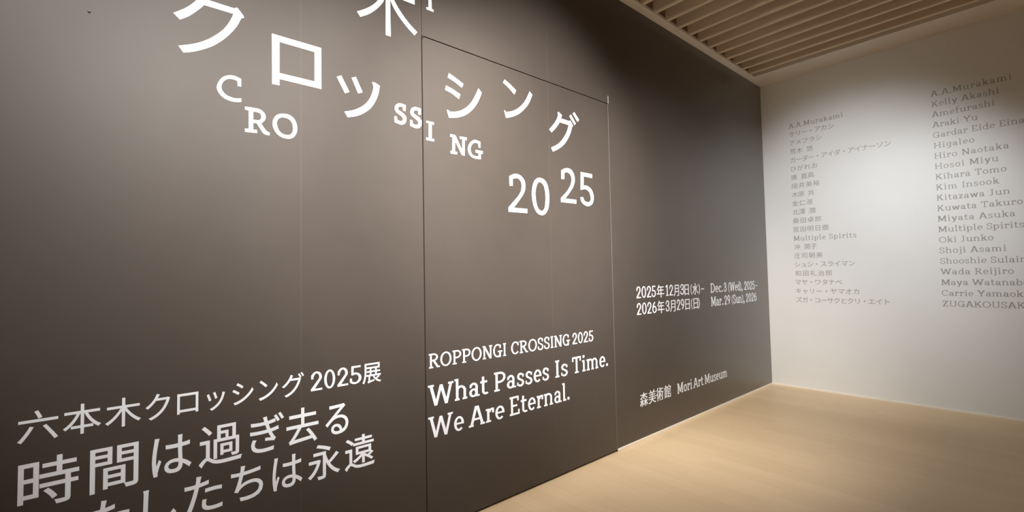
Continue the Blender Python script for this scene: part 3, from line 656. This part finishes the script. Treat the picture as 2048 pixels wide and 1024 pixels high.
EL = ['topmost grey Latin line of the right name column', 'second grey Latin line of the right name column', 'third grey Latin line of the right name column, one long word', 'fourth grey Latin line of the right column, short two words', 'fifth grey Latin line of the right column, cut by the photo edge',
      'sixth grey Latin line of the right column, shortest single word', 'seventh grey Latin line of the right name column', 'eighth grey Latin line of the right name column', 'ninth grey Latin line of the right name column', 'tenth grey Latin line of the right name column',
      'eleventh grey Latin line of the right name column', 'twelfth grey Latin line of the right name column', 'thirteenth grey Latin line of the right name column', 'fourteenth grey Latin line of the right column, reaching the photo edge', 'seventh grey line from the bottom of the right column, short two words',
      'sixth grey line from the bottom of the right column', 'fifth grey line from the bottom of the right column, cut off', 'fourth grey line from the bottom of the right column', 'third grey line from the bottom of the right column, cut off', 'second grey line from the bottom of the right column, cut off',
      'bottom grey line of the right column, all capitals, cut off']
GJ, GE = 'left column of grey artist names', 'right column of grey artist names'

def name_row(text, u0, u1, v, label, group):
    latin_row = ord(text[0]) < 128
    words = []                                   # (characters, start u) laid out at unit size
    if latin_row:
        cap, sx, fixed = 0.0600, 1.08, 0.01
        tr = fixed if u1 is None else ((u1-u0)/cap/sx - latin_width(text))/max(1, len(text)-1)
        u = u0 - 0.05*cap*sx
        for c in text:                           # widely tracked: every letter is a part of its row
            if c != ' ':
                words.append([c, u + 0.05*cap*sx])
            u += (FONT[c][0]+tr)*cap*sx
        def draw(bm, w):
            latin(bm, PALEW, w[0], w[1], v, cap, sx, tr, LIGHT)
    else:
        em, bold = 0.076, 0.0
        pos, u, new = [], 0.0, True
        for c in text:
            if c == ' ':
                u += 0.5; new = True; continue
            pos.append((c, u, new or c == '・')); u += 1.0
            new = c == '・'
        a0 = jp_bounds(pos[0][0], bold)[0]
        bl = jp_bounds(pos[-1][0], bold)[1]
        k = ((u1-u0)/em - (bl-a0))/pos[-1][1]
        for c, q, first in pos:
            if first:
                words.append([])
            words[-1].append((c, u0+(q*k-a0)*em))
        def draw(bm, w):
            for c, x in w:
                jp_put(bm, PALEW, c, bold, x, v+0.004, em, em)
    if len(words) == 1:
        bm = bmesh.new(); draw(bm, words[0])
        tag(finish('name_line', bm, PALEW, M_GREY), label, 'lettering', group)
        return
    r = tag(empty('name_line', PALEW.pt(u0, v, 0)), label, 'lettering', group)
    for w in words:
        bm = bmesh.new(); draw(bm, w)
        dot = not latin_row and w[0][0] == '・'
        finish('middle_dot' if dot else 'full_stop' if w[0] == '.' else 'letter' if latin_row else 'word', bm, PALEW, M_GREY, r)

for i, (t, u1) in enumerate(JP):
    name_row(t, 0.326, u1, RZ-RP*i, JL[i], GJ)
for i, (t, u1) in enumerate(EN):
    name_row(t, 1.700, u1, RZ-RP*i, EL[i], GE)

# ------------------------------------------------------------------ the list spotlight, its rim just showing under the slats
def spotlight(loc, aim):
    d = (Vector(aim)-Vector(loc)).normalized()
    q = d.to_track_quat('Z', 'Y').to_matrix().to_4x4()
    r = tag(empty('ceiling_spotlight', loc), 'pale ceiling spotlight whose rim peeks below the slats at the top edge', 'spotlight')
    def tube(name, m, prof, n=28):
        bm = bmesh.new()
        rings = []
        for rad, z in prof:
            rings.append([bm.verts.new(q @ Vector((rad*math.cos(2*math.pi*i/n), rad*math.sin(2*math.pi*i/n), z))) for i in range(n)])
        for a, b in zip(rings, rings[1:]):
            for i in range(n):
                bm.faces.new((a[i], a[(i+1) % n], b[(i+1) % n], b[i]))
        bm.faces.new(rings[0][::-1]); bm.faces.new(rings[-1])
        return link(name, bm, m, r)
    tube('lamp_housing', M_LAMPW, [(0.026, -0.13), (0.034, -0.12), (0.038, -0.06), (0.040, 0.0), (0.034, 0.0), (0.030, -0.02)])
    tube('lens', M_STEEL, [(0.030, -0.018), (0.030, -0.014), (0.012, -0.010)])
    bm = bmesh.new()
    box(bm, -0.008, 0.008, -0.008, 0.008, 0.03, 0.40)
    link('stem', bm, M_LAMPW, r)
spotlight((-2.165, -0.872, HC+0.012), (0.0, -0.872, 2.0))
